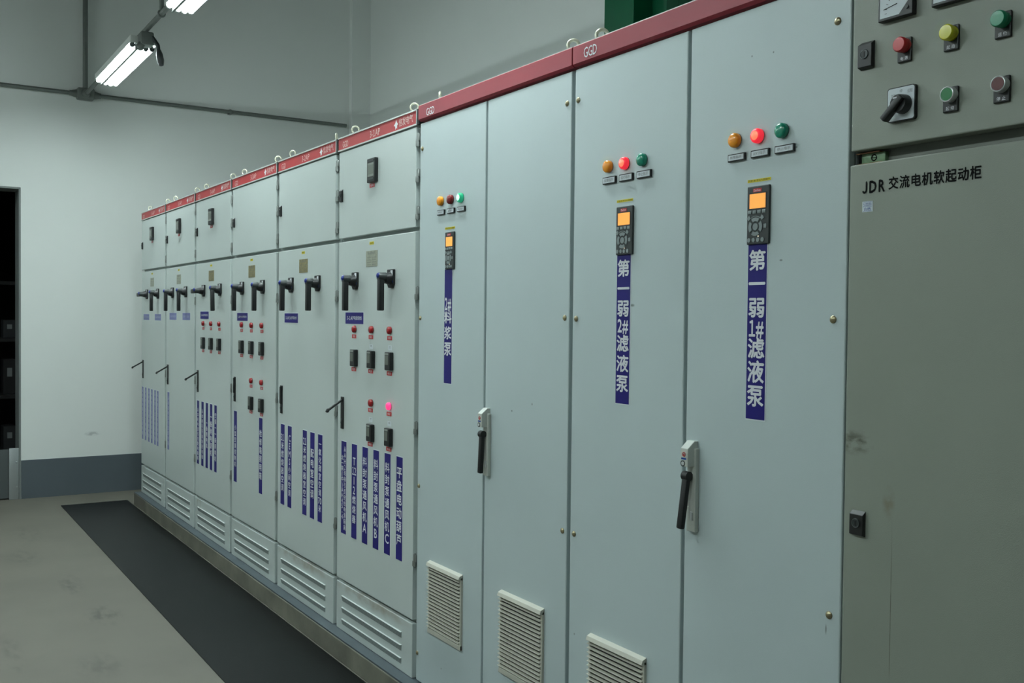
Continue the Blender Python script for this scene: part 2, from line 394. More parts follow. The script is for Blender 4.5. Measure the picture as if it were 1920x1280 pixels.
for xx in (-0.36, 1.75, 3.9):
    x_ = xx - WX - 0.1
    m = MB().use(PIPE); m.cyl((x_, 0, 0.01), (x_, 0, 2.09), 0.014, 12); m.torus((x_, 0, 0), (1, 0, 0), 0.02, 0.005, 16, 6); m.build('hanger_rod', lr)
for k, xx in enumerate((-0.78, 1.36, 3.5)):
    jb = thing('rail_box', (xx, RAIL_Y, RAIL_Z - 0.018), ['dark conduit box with dangling plug at the near end of the farther tube light',
               'dark conduit box with dangling plug between the second and third tube lights', 'dark conduit box with dangling plug under the lamp rail, nearest the beige cabinet'][k], 'box', 'conduit boxes under the lamp rail')
    m = MB().use(PIPE); m.box(-0.05, 0.05, -0.04, 0.04, -0.085, 0.0, 0.01)
    m.rev((0.02, -0.03, -0.075), (0.2, -0.4, -1), [(0, 0.022), (0.03, 0.024), (0.045, 0.016)], 12)
    m.build('box_body', jb)
    m = MB().use(DARK); m.tube([(0.04, 0.03, -0.03), (0.06, 0.06, -0.08), (0.06, 0.065, -0.12)], 0.012, 10)
    m.rev((0.06, 0.065, -0.11), (0.1, 0.15, -1), [(0, 0.013), (0.03, 0.021), (0.07, 0.022), (0.1, 0.014), (0.105, 0)], 12)
    m.build('cable_plug', jb)
TUBE = mat('lit_fluorescent_tube', (250, 255, 252), 0.3, emit=TUBE_COLOR, estr=TUBE_STRENGTH)
TUBE2 = mat('lit_fluorescent_tube_new', (250, 255, 252), 0.3, emit=TUBE_COLOR, estr=TUBE_STRENGTH * 1.25)  # brighter tube for the added second row, fills the cabinet fronts
HOUSE = mat('lamp_housing', (205, 210, 205), 0.5)
LLAB = ['lit tube light nearest the back wall, hung under the conduit rail', 'lit tube light cut by the top edge of the picture, next along the rail',
        'lit tube light further along the rail above the tall grey cabinets']
def tube_light(x0, y0, label, group):
    t = thing('tube_light', (x0, y0, RAIL_Z), label, 'light', group)
    m = MB().use(HOUSE)
    m.box(-0.02, 1.22, -0.080, 0.078, -0.034, -0.029); m.box(-0.02, 1.22, -0.082, -0.078, -0.072, -0.029); m.box(-0.02, 1.22, 0.076, 0.080, -0.072, -0.029)
    m.box(-0.024, -0.02, -0.080, 0.078, -0.074, -0.029); m.box(1.22, 1.224, -0.080, 0.078, -0.074, -0.029)
    m.box(-0.01, 1.21, -0.03, 0.03, -0.029, -0.018, 0.003); m.build('reflector', t)
    m = MB().use(PIPE); m.box(0.0, 1.2, -0.048, -0.033, -0.112, -0.036, 0.002); m.build('ballast_cover', t)  # added ridge, makes the grey line beside the first tube
    TP = ((-0.064, -0.080), (-0.016, -0.092), (0.020, -0.096), (0.056, -0.092))
    for yy, zz in TP:
        m = MB().use(TUBE if y0 > -1 else TUBE2); m.cyl((0.02, yy, zz), (1.18, yy, zz), 0.014, 12)
        tag(m.build('tube', t), 'glowing white tube')
    for xx, dd in ((0.004, -1), (1.18, 1)):
        for yy, zz in TP:
            m = MB().use(DARK if dd > 0 else HOUSE)
            m.cyl((xx, yy, zz), (xx + 0.016, yy, zz), 0.016, 12); m.box(xx + 0.002, xx + 0.014, yy - 0.008, yy + 0.008, zz, -0.036)
            m.build('tube_holder', t)
    for xx in (0.25, 0.95):
        m = MB().use(PIPE); m.box(xx, xx + 0.02, -0.012, 0.012, -0.018, -0.0165); m.build('hanger_clip', t)
    return t
for i, x0 in enumerate(LAMP_X): tube_light(x0, RAIL_Y, LLAB[i], 'tube lights along the aisle rail')
# added second row, out of view across the aisle, to light the cabinet fronts
lr2 = thing('lamp_rail', (WX + 0.1, ROW2_Y, RAIL_Z), 'suspended grey conduit rail on the far side of the aisle, away from the cabinets', 'rail')
m = MB().use(PIPE); m.cyl((0.0, 0, 0), (7.6, 0, 0), 0.016, 14); m.build('rail_pipe', lr2)
for x_ in (0.6, 2.9, 5.2):
    m = MB().use(PIPE); m.cyl((x_, 0, 0.01), (x_, 0, 2.09), 0.014, 12); m.build('hanger_rod', lr2)
for i, x0 in enumerate(ROW2_X): tube_light(x0, ROW2_Y, ['tube light on the opposite rail, nearest the back wall', 'second tube light from the back wall on the opposite rail', 'third tube light from the back wall on the opposite rail', 'tube light on the opposite rail, farthest from the back wall'][i], 'tube lights along the opposite rail')

# green painted steel column in front of the right wall
GREEN = mat('green_steel_paint', (0, 96, 62), 0.45, var=0.12, vscale=6)
gc = thing('green_column', (1.15, WR - 0.25, FZ), 'dark green steel column rising behind the cabinets against the wall', 'column')
m = MB().use(GREEN); m.box(-0.155, 0.125, 0.0, 0.24, 0.012, 5.39, 0.004); m.build('box_section', gc)
m = MB().use(GREEN); m.box(0.126, 0.36, 0.14, 0.24, 0.012, 5.39, 0.003); m.box(0.33, 0.36, 0.05, 0.139, 0.012, 5.39, 0.003); m.build('channel_section', gc)
m = MB().use(GREEN); m.box(-0.2, 0.4, -0.05, 0.245, 0.0, 0.012); m.build('base_plate', gc)

# ------------------------------------------------------------------ cabinet parts
def lamp(root, x, z, y, lens, r=0.0155, dep=0.016, label=None, core=None, flat=False):
    m = MB().use(DARK); m.rev((x, y, z), (0, -1, 0), [(0, r * 0.99), (0.002, r * 0.99), (0.0025, r * 0.9)], 20)
    o = m.build('indicator_lamp', root)
    m = MB().use(lens)
    if flat: prof = [(0.003, r * 0.96), (dep * 0.3, r * 0.96), (dep * 0.32, r * 0.9), (dep * 0.5, r * 0.9), (dep * 0.52, r * 0.98), (dep * 0.85, r * 0.98), (dep, r * 0.86), (dep, 0)]
    else: prof = [(0.002, r), (dep * 0.62, r), (dep * 0.80, r * 0.90), (dep * 0.93, r * 0.62), (dep, 0)]
    m.rev((x, y, z), (0, -1, 0), prof, 24)
    if core: m.use(core).rev((x, y - dep * 0.80, z), (0, -1, 0), [(0.0003, r * 0.84), (dep * 0.15, r * 0.58), (dep * 0.23, 0)], 20)
    l = m.build('lens', o)
    if label: tag(l, label)
    return o
def redlabel(root, x, z, wdt=0.044, hgt=0.0165, text='合闸', name='red_tag'):
    m = MB().use(REDLBL); m.box(x - wdt / 2, x + wdt / 2, -0.0008, 0.0, z - hgt / 2, z + hgt / 2)
    m.use(WHITE); put(m, text, x - wdt * 0.30, x + wdt * 0.30, z - hgt * 0.3, z + hgt * 0.28, -0.0012, 0.0)
    return m.build(name, root)
def meter(root, x0, x1, z0, z1, t, small):
    m = MB().use(BLACK); m.box(x0, x1, -t, 0.0, z0, z1, 0.003); o = m.build('meter', root)
    wd, h = x1 - x0, z1 - z0
    m = MB().use(METERG)
    if small:
        m.box(x0 + wd * 0.10, x0 + wd * 0.72, -t - 0.0006, -t + 0.0005, z1 - h * 0.16, z1 - h * 0.05)
        m.use(METER).box(x0 + wd * 0.10, x0 + wd * 0.68, -t - 0.0006, -t + 0.0005, z0 + h * 0.30, z1 - h * 0.20)
    else:
        m.use(METERG).box(x0 + wd * 0.13, x0 + wd * 0.87, -t - 0.0006, -t + 0.0005, z0 + h * 0.24, z0 + h * 0.80)
        m.use(METER).box(x0 + wd * 0.17, x0 + wd * 0.83, -t - 0.0012, -t, z0 + h * 0.33, z0 + h * 0.72)
        m.use(DARK).box(x0 + wd * 0.1, x0 + wd * 0.9, -t - 0.002, -t, z0 + h * 0.10, z0 + h * 0.17); m.box(x0 + wd * 0.1, x0 + wd * 0.9, -t - 0.002, -t, z0 + h * 0.86, z0 + h * 0.92)
    m.build('meter_window', o)
    return o
def latch(root, x0, x1, z0, z1, y, t):
    m = MB().use(BLACK); m.prism([(y, z0), (y - t, z0 + 0.004), (y - t, z1 - 0.008), (y, z1)], 'x', x0, x1, 0.001)
    o = m.build('door_lock', root)
    m = MB().use(DARK); xc = (x0 + x1) / 2; zc = z0 + (z1 - z0) * 0.52; r = (x1 - x0) * 0.3
    m.rev((xc, y - t, zc), (0, -1, 0), [(0, r), (0.0016, r), (0.0018, r * 0.72)], 18); m.use(STEELD).torus((xc, y - t - 0.0016, zc), (0, 1, 0), r * 0.86, r * 0.12, 20, 6); m.use(BLACKM).box(xc - r * 0.14, xc + r * 0.14, y - t - 0.0024, y - t - 0.0012, zc - r * 0.5, zc + r * 0.5)
    m.build('key_cylinder', o); return o
def switch_handle(root, x, z, mode='down', tilt=0.0):
    m = MB().use(BLACK)
    m.prism([(x - 0.028, z + 0.037), (x + 0.028, z + 0.037), (x + 0.028, z - 0.022), (x + 0.016, z - 0.037), (x - 0.016, z - 0.037), (x - 0.028, z - 0.022)], 'y', -0.011, 0.0, 0.002)
    m.rev((x, -0.010, z), (0, -1, 0), [(0, 0.027), (0.018, 0.021), (0.024, 0.020)], 20)
    o = m.build('switch_handle', root)
    m = MB().use(WHITE); m.quad(x + 0.006, x + 0.026, -0.0114, z + 0.012, z + 0.033)
    m.use(BLUETAG).quad(x + 0.008, x + 0.026, -0.0114, z - 0.016, z + 0.008); m.build('position_tag', o)
    m = MB().use(DARK)
    if mode == 'down':
        dx = tilt
        m.rev((x, -0.030, z + 0.006), (0, -1, 0), [(0, 0.0185), (0.030, 0.0165), (0.033, 0.014)], 16)
        m.use(BLACK).beam((x + dx, -0.051, z - 0.129), (x, -0.051, z + 0.010), 0.027, 0.022, 0.004)
        m.use(BLUECAP).rev((x, -0.062, z + 0.012), (0, -1, 0.25), [(0, 0.012), (0.004, 0.010), (0.007, 0.005), (0.0075, 0)], 14)
    else:
        m.rev((x, -0.030, z), (0, -1, 0), [(0, 0.0185), (0.030, 0.0165), (0.033, 0.014)], 16)
        m.use(BLACK).beam((x + 0.012, -0.051, z), (x - 0.090, -0.051, z - 0.004), 0.024, 0.027, 0.004, (0, 1, 0))
        m.use(BLUECAP).rev((x, -0.062, z + 0.006), (0, -1, 0), [(0, 0.012), (0.004, 0.010), (0.007, 0.005), (0.0075, 0)], 14)
    m.build('lever', o)
    return o
def strip(root, x0, x1, z0, z1, cells, ztop, zbot, paler=False, y=0.0, two=None, fill=0.78, wf=0.72, name='blue_strip'):
    bm_, wm = (BLUEP, WHITEP) if paler else (BLUE, WHITE)
    m = MB().use(PAPER); m.box(x0 - 0.0015, x1 + 0.002, y - 0.0006, y, z0 - 0.0005, z1 + 0.004)
    m.use(bm_).box(x0, x1, y - 0.0009, y - 0.0002, z0, z1); o = m.build(name, root)
    m = MB().use(wm); xc = (x0 + x1) / 2; hw = (x1 - x0) / 2 * wf
    if two:
        vput(m, two[0], x0 + (x1 - x0) * 0.08, x0 + (x1 - x0) * 0.45, two[1], two[2], y - 0.0014, 0.86, 0.01)
        vput(m, cells, x0 + (x1 - x0) * 0.55, x0 + (x1 - x0) * 0.96, ztop, zbot, y - 0.0014, 0.86, 0.01)
    else: vput(m, cells, xc - hw, xc + hw, ztop, zbot, y - 0.0014, fill)
    m.build('lettering', o); return o
def eyebolt(root, x, y, z, ang, R=0.0155, r=0.0042):
    m = MB().use(EYE); m.rev((x, y, z), (0, 0, 1), [(0, 0.018), (0.006, 0.018), (0.008, 0.009), (0.022, 0.007)], 14)
    m.torus((x, y, z + 0.018 + R), (math.sin(ang), math.cos(ang), 0), R, r); return m.build('lifting_eye', root)
def hinge(root, x, z, y=0.006):
    m = MB().use(STEEL); m.cyl((x, y, z - 0.024), (x, y, z + 0.024), 0.007, 12); m.box(x - 0.004, x + 0.014, y - 0.004, y + 0.012, z - 0.004, z + 0.024, 0.001)
    m.box(x - 0.014, x + 0.004, y - 0.006, y + 0.010, z - 0.024, z - 0.002, 0.001); m.cyl((x, y, z - 0.027), (x, y, z + 0.027), 0.004, 10); return m.build('hinge', root)
def door_handle(root, out):
    x0, x1, z0, z1 = 0.058, 0.085, 0.903, 1.046
    m = MB().use(BLACK); m.box(x0, x1, -0.006, 0.0, z0, z1, 0.002); o = m.build('door_handle', root)
    m = MB().use(DARK); m.box(x0 + 0.005, x1 - 0.005, -0.0075, -0.004, z0 + 0.012, z0 + 0.045, 0.001)
    m.rev(((x0 + x1) / 2, -0.006, z0 + 0.028), (0, -1, 0), [(0, 0.006), (0.003, 0.006), (0.0032, 0.0)], 14); m.build('handle_lock', o)
    m = MB().use(BLACK); xc = (x0 + x1) / 2
    if out:
        m.beam((xc, -0.004, 1.032), (xc + 0.038, -0.086, 0.992), 0.012, 0.009, 0.002)
        m.beam((xc + 0.036, -0.083, 0.997), (xc + 0.040, -0.092, 0.984), 0.016, 0.012, 0.003)
    else: m.box(x0 + 0.004, x1 - 0.004, -0.011, -0.005, z0 + 0.05, z1 - 0.006, 0.002)
    m.build('lever', o); return o

PITCHX = 0.8
N6 = ['farthest grey switchgear cabinet, standing next to the back wall, with faded strips',
      'grey switchgear cabinet second from the back wall, with one faded strip',
      'grey switchgear cabinet third from the back wall, with three lamps and five crowded blue strips',
      'grey switchgear cabinet with five red lamps and only two widely spaced blue strips',
      'grey switchgear cabinet with a plain upper door, five blue strips and no lamps',
      'grey switchgear cabinet with a lit pink lamp, beside the first tall cabinet']
APNO = ['3-6AP', '3-5AP', '3-4AP', '3-3AP', '3-2AP', '3-1AP']
STRIPS = {
 5: [(.060, ['从', 'A', 'H', '2', '母', '排', '引', '至', '进', '线', '电', '源', '隔', '离'], .826, .450, (['北', '一', '隔', '(', '中', ')', 'A', 'H', '4', '5', '-', '4'], .785, .497)),
     (.176, ['T', '12', 'I', '2', '燃', '烧', '器'], .790, .495, None),
     (.290, list('料封泵通风机A'), .804, .474, None), (.402, list('料封泵通风机B'), .808, .472, None),
     (.512, list('料封泵通风机C'), .809, .472, None), (.623, list('平盘电动葫芦'), .806, .484, None)],
 4: [(.061, ['31'] + list('米燃烧器空调'), .798, .497, None), (.165, list('CEMS小间空调'), .802, .486, None),
     (.376, ['21'] + list('米燃烧器室空调'), .812, .475, None), (.477, list('配电室空调'), .768, .524, None), (.577, list('一氧化碳室空调') + ['70', '米'], .818, .476, None)],
 3: [(.055, list('小型空调控制机'), .766, .518, None), (.511, list('检修箱照明箱'), .782, .505, None)],
 2: [(.050, list('从本柜电源引至配电箱柜'), .80, .455, None), (.156, list('从本柜引至现场配电箱'), .80, .475, None), (.257, list('一备用电机'), .735, .555, None),
     (.354, list('一备用电源机'), .785, .515, None), (.450, list('空调一一备用电机'), .80, .495, None)],
 1: [(.060, list('从本柜电源引至配电箱'), .82, .46, None)],
 0: [(.032, list('从本柜电源引至配电箱'), .82, .45, None), (.136, list('从本柜引至动力配电箱'), .82, .45, None), (.246, list('从本柜引至照明配电箱'), .82, .45, None),
     (.344, list('从本柜引至检修配电箱'), .82, .45, None), (.450, list('从本柜引至风机配电箱'), .82, .45, None), (.534, list('从本柜引至水泵配电箱'), .82, .45, None)],
}
def low_cabinet(i):
    X0 = -2.36 + PITCHX * i
    r = thing('switchgear_cabinet', (X0, 0, 0), N6[i], 'cabinet', 'grey switchgear cabinets with red header signs')
    D0, D1 = 0.013, 0.772
    m = MB().use(FRAME)
    m.box(0.002, 0.798, 0.024, 0.6, 0.0, 2.2, 0.003)
    m.build('cabinet_body', r)
    m = MB().use(GREY); m.box(D0, D1, 0.0, 0.0225, 1.75, 2.133, 0.0025); m.build('upper_door', r)
    m = MB().use(GREY); m.box(D0, D1, 0.0, 0.0225, 0.228, 1.733, 0.0025); m.build('lower_door', r)
    vm = vent_mat(i)
    m = MB().use(vm); m.box(D0, D1, 0.0, 0.0225, 0.0, 0.213, 0.0025); vp = m.build('vent_panel', r)
    for zt in (0.157, 0.105, 0.053):
        m = MB().use(vm); m.prism([(-0.006, zt - 0.0004), (0.0005, zt + 0.001), (0.0005, zt - 0.001), (-0.006, zt - 0.001)], 'x', 0.08, 0.68)
        m.use(LOUVER).prism([(-0.0058, zt - 0.001), (0.0005, zt - 0.001), (0.0005, zt - 0.024), (-0.0004, zt - 0.024)], 'x', 0.081, 0.679)
        m.build('louver', vp)
    # header band
    m = MB().use(RED); m.box(0.004, 0.776, 0.0, 0.0225, 2.141, 2.199)
    m.use(TRIM).box(0.002, 0.778, -0.003, 0.022, 2.1945, 2.2005); m.box(0.002, 0.778, -0.003, 0.022, 2.139, 2.145)
    m.use(TRIM).box(0.7745, 0.778, -0.003, 0.022, 2.145, 2.1945)
    m.use(DARKGAP).box(0.7785, 0.7965, 0.0, 0.0235, 2.139, 2.2)  # dark block in place of the header's shaded end
    hb = m.build('header_band', r)
    y = -0.0007
    for tx, xa_, xb_, za_, zb_ in (('GGD', 0.052, 0.112, 2.152, 2.178), (APNO[i], 0.344, 0.442, 2.154, 2.181), ('信发电气', 0.622, 0.742, 2.156, 2.186)):
        m = MB().use(HPRINT); put(m, tx, xa_, xb_, za_, zb_, y, 0.0); m.build('lettering', hb)
    cx, cz = 0.595, 2.169
    pts = [(0, .020), (.006, .010), (.018, .000), (.010, -.004), (.008, -.018), (.002, -.012), (-.006, -.020), (-.008, -.006), (-.020, -.002), (-.006, .008)]
    pts = [(cx + a, cz + b) for a, b in pts]; m = MB().use(WHITE); m.mesh([(cx, y, cz)] + [(a, y, b) for a, b in pts], [(0, 1 + (k + 1) % 10, 1 + k) for k in range(10)])
    m.build('emblem', hb)
    # upper door fittings
    latch(r, 0.033, 0.060, 1.911, 1.968, 0.0, 0.009)
    if i in (0, 1, 2, 5):
        meter(r, 0.350, 0.428, 1.962, 2.062, 0.017, False)
        redlabel(r, 0.369, 1.952, 0.050, 0.016, '受电')
    # lower door fittings
    m = MB().use(YELLOW); m.box(0.347, 0.390, -0.0008, 0, 1.705, 1.7175); m.use(INK); put(m, '有电危险', 0.352, 0.385, 1.708, 1.7145, -0.0012, 0.0); m.build('yellow_sticker', r)
    pm = PLATEP if i in (0, 1, 5) else PLATE
    m = MB().use(pm); m.box(0.315, 0.428, -0.0015, 0, 1.614, 1.680, 0.0006)
    np_ = m.build('name_plate', r)
    m = MB().use(GREYPRINT); put(m, '低压配电柜', 0.335, 0.405, 1.664, 1.675, -0.0019, 0.0)
    for k in range(4): m.quad(0.325, 0.365, -0.0019, 1.621 + k * 0.010, 1.6225 + k * 0.010); m.quad(0.375, 0.418, -0.0019, 1.621 + k * 0.010, 1.6225 + k * 0.010)
    m.build('lettering', np_)
    for q, xx in enumerate((0.210, 0.570)):
        if i in (0, 2) and q == 0: switch_handle(r, xx, 1.557, 'side')
        else: switch_handle(r, xx, 1.557, 'down', 0.012 if (i == 2) else 0.0)
    def sign(x0, x1, z0, z1, text, paler):
        m = MB().use(PAPER); m.box(x0 - 0.0015, x1 + 0.0025, -0.0006, 0, z0 - 0.001, z1 + 0.003)
        m.use(BLUEP if paler else BLUE).box(x0, x1, -0.0009, -0.0002, z0, z1); o = m.build('blue_sign', r)
        m = MB().use(WHITEP if paler else WHITE); put(m, text, x0 + 0.018, x1 - 0.018, z0 + 0.017, z1 - 0.016, -0.0014, 0.0); m.build('lettering', o)
    if i == 5: sign(.096, .290, 1.371, 1.421, '3-1AP电源进线', False)
    if i == 4: sign(.108, .301, 1.369, 1.416, '3-2AP,3AP母联进线', False)
    if i == 3: sign(.108, .302, 1.372, 1.417, '3-3AP,4AP母联进线', False)
    if i == 2: sign(.124, .316, 1.378, 1.425, '3-4AP电源进线', False)
    if i == 1: sign(.112, .309, 1.367, 1.415, '3-5AP电源进线', True); sign(.475, .670, 1.368, 1.415, '3-5AP母联进线', True)
    if i == 0: sign(.084, .277, 1.360, 1.405, '3-6AP电源进线', True); sign(.461, .656, 1.359, 1.406, '3-6AP母联进线', True)
    rows = {2: [(0, 1, 2)], 3: [(0, 1, 2), (1, 2)], 5: [(0, 1, 2), (1, 2)]}.get(i, [])
    LX = (0.204, 0.381, 0.557); MX = (0.208, 0.385, 0.562); TX = (0.191, 0.368, 0.550)
    for row, ks in enumerate(rows):
        dz = -0.307 * row
        for k in ks:
            lit = (i == 5 and row == 1 and k == 2)
            lamp(r, LX[k], 1.349 + dz, 0.0, LIT_PINK if lit else LENS_R, label='lit pink lens' if lit else None)
            redlabel(r, TX[k], 1.3175 + dz, 0.045, 0.0165, '合闸指示')
            if i == 5 and k > 0:
                m = MB().use(PAPER); m.box(TX[k] - 0.014, TX[k] + 0.020, -0.0006, 0, 1.268 + dz, 1.288 + dz); m.use(GREYPRINT); m.quad(TX[k] - 0.004, TX[k] + 0.012, -0.001, 1.277 + dz, 1.2785 + dz); m.quad(TX[k] - 0.004, TX[k] + 0.012, -0.001, 1.282 + dz, 1.2835 + dz); m.build('paper_sticker', r)
            meter(r, MX[k] - 0.026, MX[k] + 0.026, 1.188 + dz, 1.261 + dz, 0.017, True)
            redlabel(r, TX[k], 1.1745 + dz, 0.048, 0.017, '电流', 'red_tag')
    door_handle(r, i in (0, 1, 2, 5))
    for (x0, cells, zt, zb, two) in STRIPS[i]:
        wd = 0.056 if i > 2 else 0.052
        z0, z1 = (0.437, 0.848) if i > 0 else (0.425, 0.835)
        strip(r, x0, x0 + wd, z0, z1, cells, zt, zb, paler=(i < 2), two=two)
    for zz in (2.082, 1.946, 1.803, 1.495, 0.975, 0.462): hinge(r, 0.781, zz)
    for k, (xx, an) in enumerate(((0.075, 0.5), (0.655, -0.35))):
        eyebolt(r, xx, 0.05, 2.2, {(5, 0): 2.05, (5, 1): 2.2, (4, 0): 2.45, (4, 1): 0.55, (3, 0): 2.5, (3, 1): 2.1}.get((i, k), 1.9 + an))
    return r
for i in range(6): low_cabinet(i)

# ------------------------------------------------------------------ tall cabinets
def screw(root, x, z, y, r=0.008):
    m = MB().use(SCREW); m.rev((x, y, z), (0, -1, 0), [(0, r), (0.002, r), (0.005, r * 0.6), (0.006, 0)], 16); return m.build('screw', root)
def name_tag(root, x0, x1, z0, z1, y, text):
    m = MB().use(BLACK); m.box(x0, x1, y - 0.007, y, z0, z1, 0.001); o = m.build('lamp_tag', root)
    m = MB().use(PAPER); b = 0.0028; m.box(x0 + b, x1 - b, y - 0.0075, y - 0.006, z0 + b, z1 - b)
    m.use(GREYPRINT); put(m, text, x0 + 0.009, x1 - 0.009, z0 + 0.0058, z1 - 0.0055, y - 0.0079, 0.0); m.build('tag_face', o); return o
def keypad(root, x0, x1, z0, z1, y):
    t = 0.0065; m = MB().use(DARK); m.box(x0, x1, y - t, y, z0, z1, 0.002); o = m.build('keypad_display', root)
    wd, h = x1 - x0, z1 - z0; f = y - t
    X = lambda u: x0 + u * wd
    Z = lambda v: z1 - v * h
    m = MB().use(BLACK); m.box(X(.08), X(.90), f - 0.0006, f + 0.001, Z(.40), Z(.115)); m.use(LIT_SCREEN).box(X(.13), X(.85), f - 0.001, f, Z(.385), Z(.135)); tag(m.build('screen', o), 'glowing amber screen')
    m = MB().use(REDLBL); m.box(X(.28), X(.66), f - 0.0008, f, Z(.105), Z(.045)); m.use(WHITE); put(m, 'Danfoss', X(.32), X(.62), Z(.095), Z(.055), f - 0.0012, 0.0); m.build('logo', o)
    m = MB().use(KEY)
    for k in range(4): m.box(X(.06 + .215 * k), X(.06 + .215 * k + .16), f - 0.0015, f, Z(.475), Z(.415), 0.0006)
    cx, cz = X(.41), Z(.70); R = 0.40 * wd
    def sect(a0, a1, r0, r1, n=6):
        pts = [(cx + r1 * math.cos(a0 + (a1 - a0) * k / n), cz + r1 * math.sin(a0 + (a1 - a0) * k / n)) for k in range(n + 1)]
        pts += [(cx + r0 * math.cos(a1 - (a1 - a0) * k / n), cz + r0 * math.sin(a1 - (a1 - a0) * k / n)) for k in range(n + 1)]
        m.prism(pts, 'y', f - 0.0015, f)
    for q in range(4): sect(PI / 4 + q * PI / 2 + 0.16, 3 * PI / 4 + q * PI / 2 - 0.16, R * 0.46, R * 0.78)
    m.rev((cx, f, cz), (0, -1, 0), [(0, R * 0.30), (0.0015, R * 0.30), (0.0015, 0)], 18)
    sect(PI * 0.30, PI * 0.70, R * 0.86, R * 0.92)
    sect(PI * 0.20, PI * 0.30, R * 0.90, R * 1.22); sect(PI * 0.70, PI * 0.80, R * 0.90, R * 1.22); sect(-0.15, 0.18, R * 0.95, R * 1.25)
    for k in range(4): m.rev((X(.12 + .205 * k), f, Z(.925)), (0, -1, 0), [(0, wd * .075), (0.0015, wd * .075), (0.0015, 0)], 16)
    m.build('keys', o)
    m = MB().use(LED); m.rev((X(.54), f, Z(.865)), (0, -1, 0), [(0, 0.0014), (0.001, 0.0014), (0.001, 0)], 10); m.build('status_light', o)
    return o
def grille(root, x0, x1, z0, z1, y):
    m = MB().use(CREAM); t = 0.014
    m.prism([(y, z1), (y - t, z1 - 0.006), (y - t - 0.004, z1 - 0.018), (y - t + 0.002, z1 - 0.020), (y, z1 - 0.020)], 'x', x0, x1, 0.0008)
    m.box(x0, x1, y - 0.010, y, z0, z0 + 0.018, 0.002)
    m.box(x0, x0 + 0.006, y - 0.007, y, z0, z1 - 0.012); m.box(x1 - 0.010, x1, y - 0.008, y, z0, z1 - 0.012)
    o = m.build('vent_grille', root)
    m = MB().use(DARKGAP); m.box(x0 + 0.005, x1 - 0.009, y - 0.002, y - 0.0002, z0 + 0.015, z1 - 0.018); m.build('filter_pad', o)  # dark sheet stands in for the shade between slats
    m = MB().use(CREAM); n = 18; st = (z1 - z0 - 0.040) / n
    for k in range(n):
        zz = z0 + 0.019 + st * k
        m.prism([(y - 0.003, zz + st * 0.66), (y - 0.0150, zz + st * 0.52), (y - 0.0150, zz + st * 0.40), (y - 0.0045, zz - st * 0.04), (y - 0.003, zz - st * 0.04)], 'x', x0 + 0.001, x1 - 0.006)
    m.build('slats', o); return o
def swing_handle(root, x0, x1, y, opened):
    m = MB().use(CREAM2); m.box(x0, x1, y - 0.013, y, 0.871, 1.082, 0.002)
    m.prism([(y, 1.1), (y - 0.012, 1.1), (y - 0.034, 1.082), (y - 0.034, 1.036), (y - 0.015, 1.036), (y, 1.04)], 'x', x0 - 0.001, x1 - 0.006, 0.0015)
    o = m.build('door_handle', root)
    m = MB().use(REDLBL); xc = (x0 + x1) / 2 - 0.004
    m.torus((xc, y - 0.0345, 1.067), (0, 1, 0), 0.005, 0.0010, 16, 6); m.mesh([(xc - 0.003, y - 0.0352, 1.064), (xc + 0.003, y - 0.0352, 1.064), (xc, y - 0.0352, 1.070)], [(0, 1, 2)])
    m.use(BLUETAG).quad(xc - 0.009, xc + 0.009, y - 0.0352, 1.054, 1.0585); m.build('emblem', o)
    m = MB().use(DARK); m.rev((xc - 0.004, y - 0.033, 1.044), (0, -1, 0), [(0, 0.008), (0.002, 0.008), (0.003, 0.006)], 16); m.use(CHROME).rev((xc - 0.002, y - 0.0345, 1.044), (0, -1, 0), [(0, 0.005), (0.0022, 0.005), (0.0025, 0.0)], 14); m.build('key_cylinder', o)
    m = MB().use(BLACKM); k = 0.018 if opened else 0.005
    m.rev((xc - 0.010, y - 0.024, 1.012), (1, 0, 0), [(0, 0.012), (0.020, 0.012)], 18)
    m.beam((xc, y - 0.024, 1.014), (xc - 0.001, y - 0.024 - k, 0.880), 0.019, 0.015, 0.004)
    tag(m.build('lever', o), 'black swinging lever')
    m = MB().use(CHROME); m.box(xc + 0.004, xc + 0.012, y - 0.0155, y - 0.013, 0.90, 0.922, 0.0005); m.build('latch_catch', o)
    return o
Y = -0.005
SPECKS = [[(3.245, 1.133, .004, .005), (3.126, 1.102, .006, .004), (2.66, 0.115, .004, .004)],
          [(3.735, 1.442, .012, .005), (3.722, 1.461, .003, .003), (3.955, 0.545, .0022, .035), (4.411, 0.735, .0025, .014), (4.265, 1.542, .006, .003),
           (4.305, 1.793, .004, .003), (3.485, 0.470, .004, .004), (4.232, 2.02, .003, .003), (4.165, 2.025, .003, .003)]]
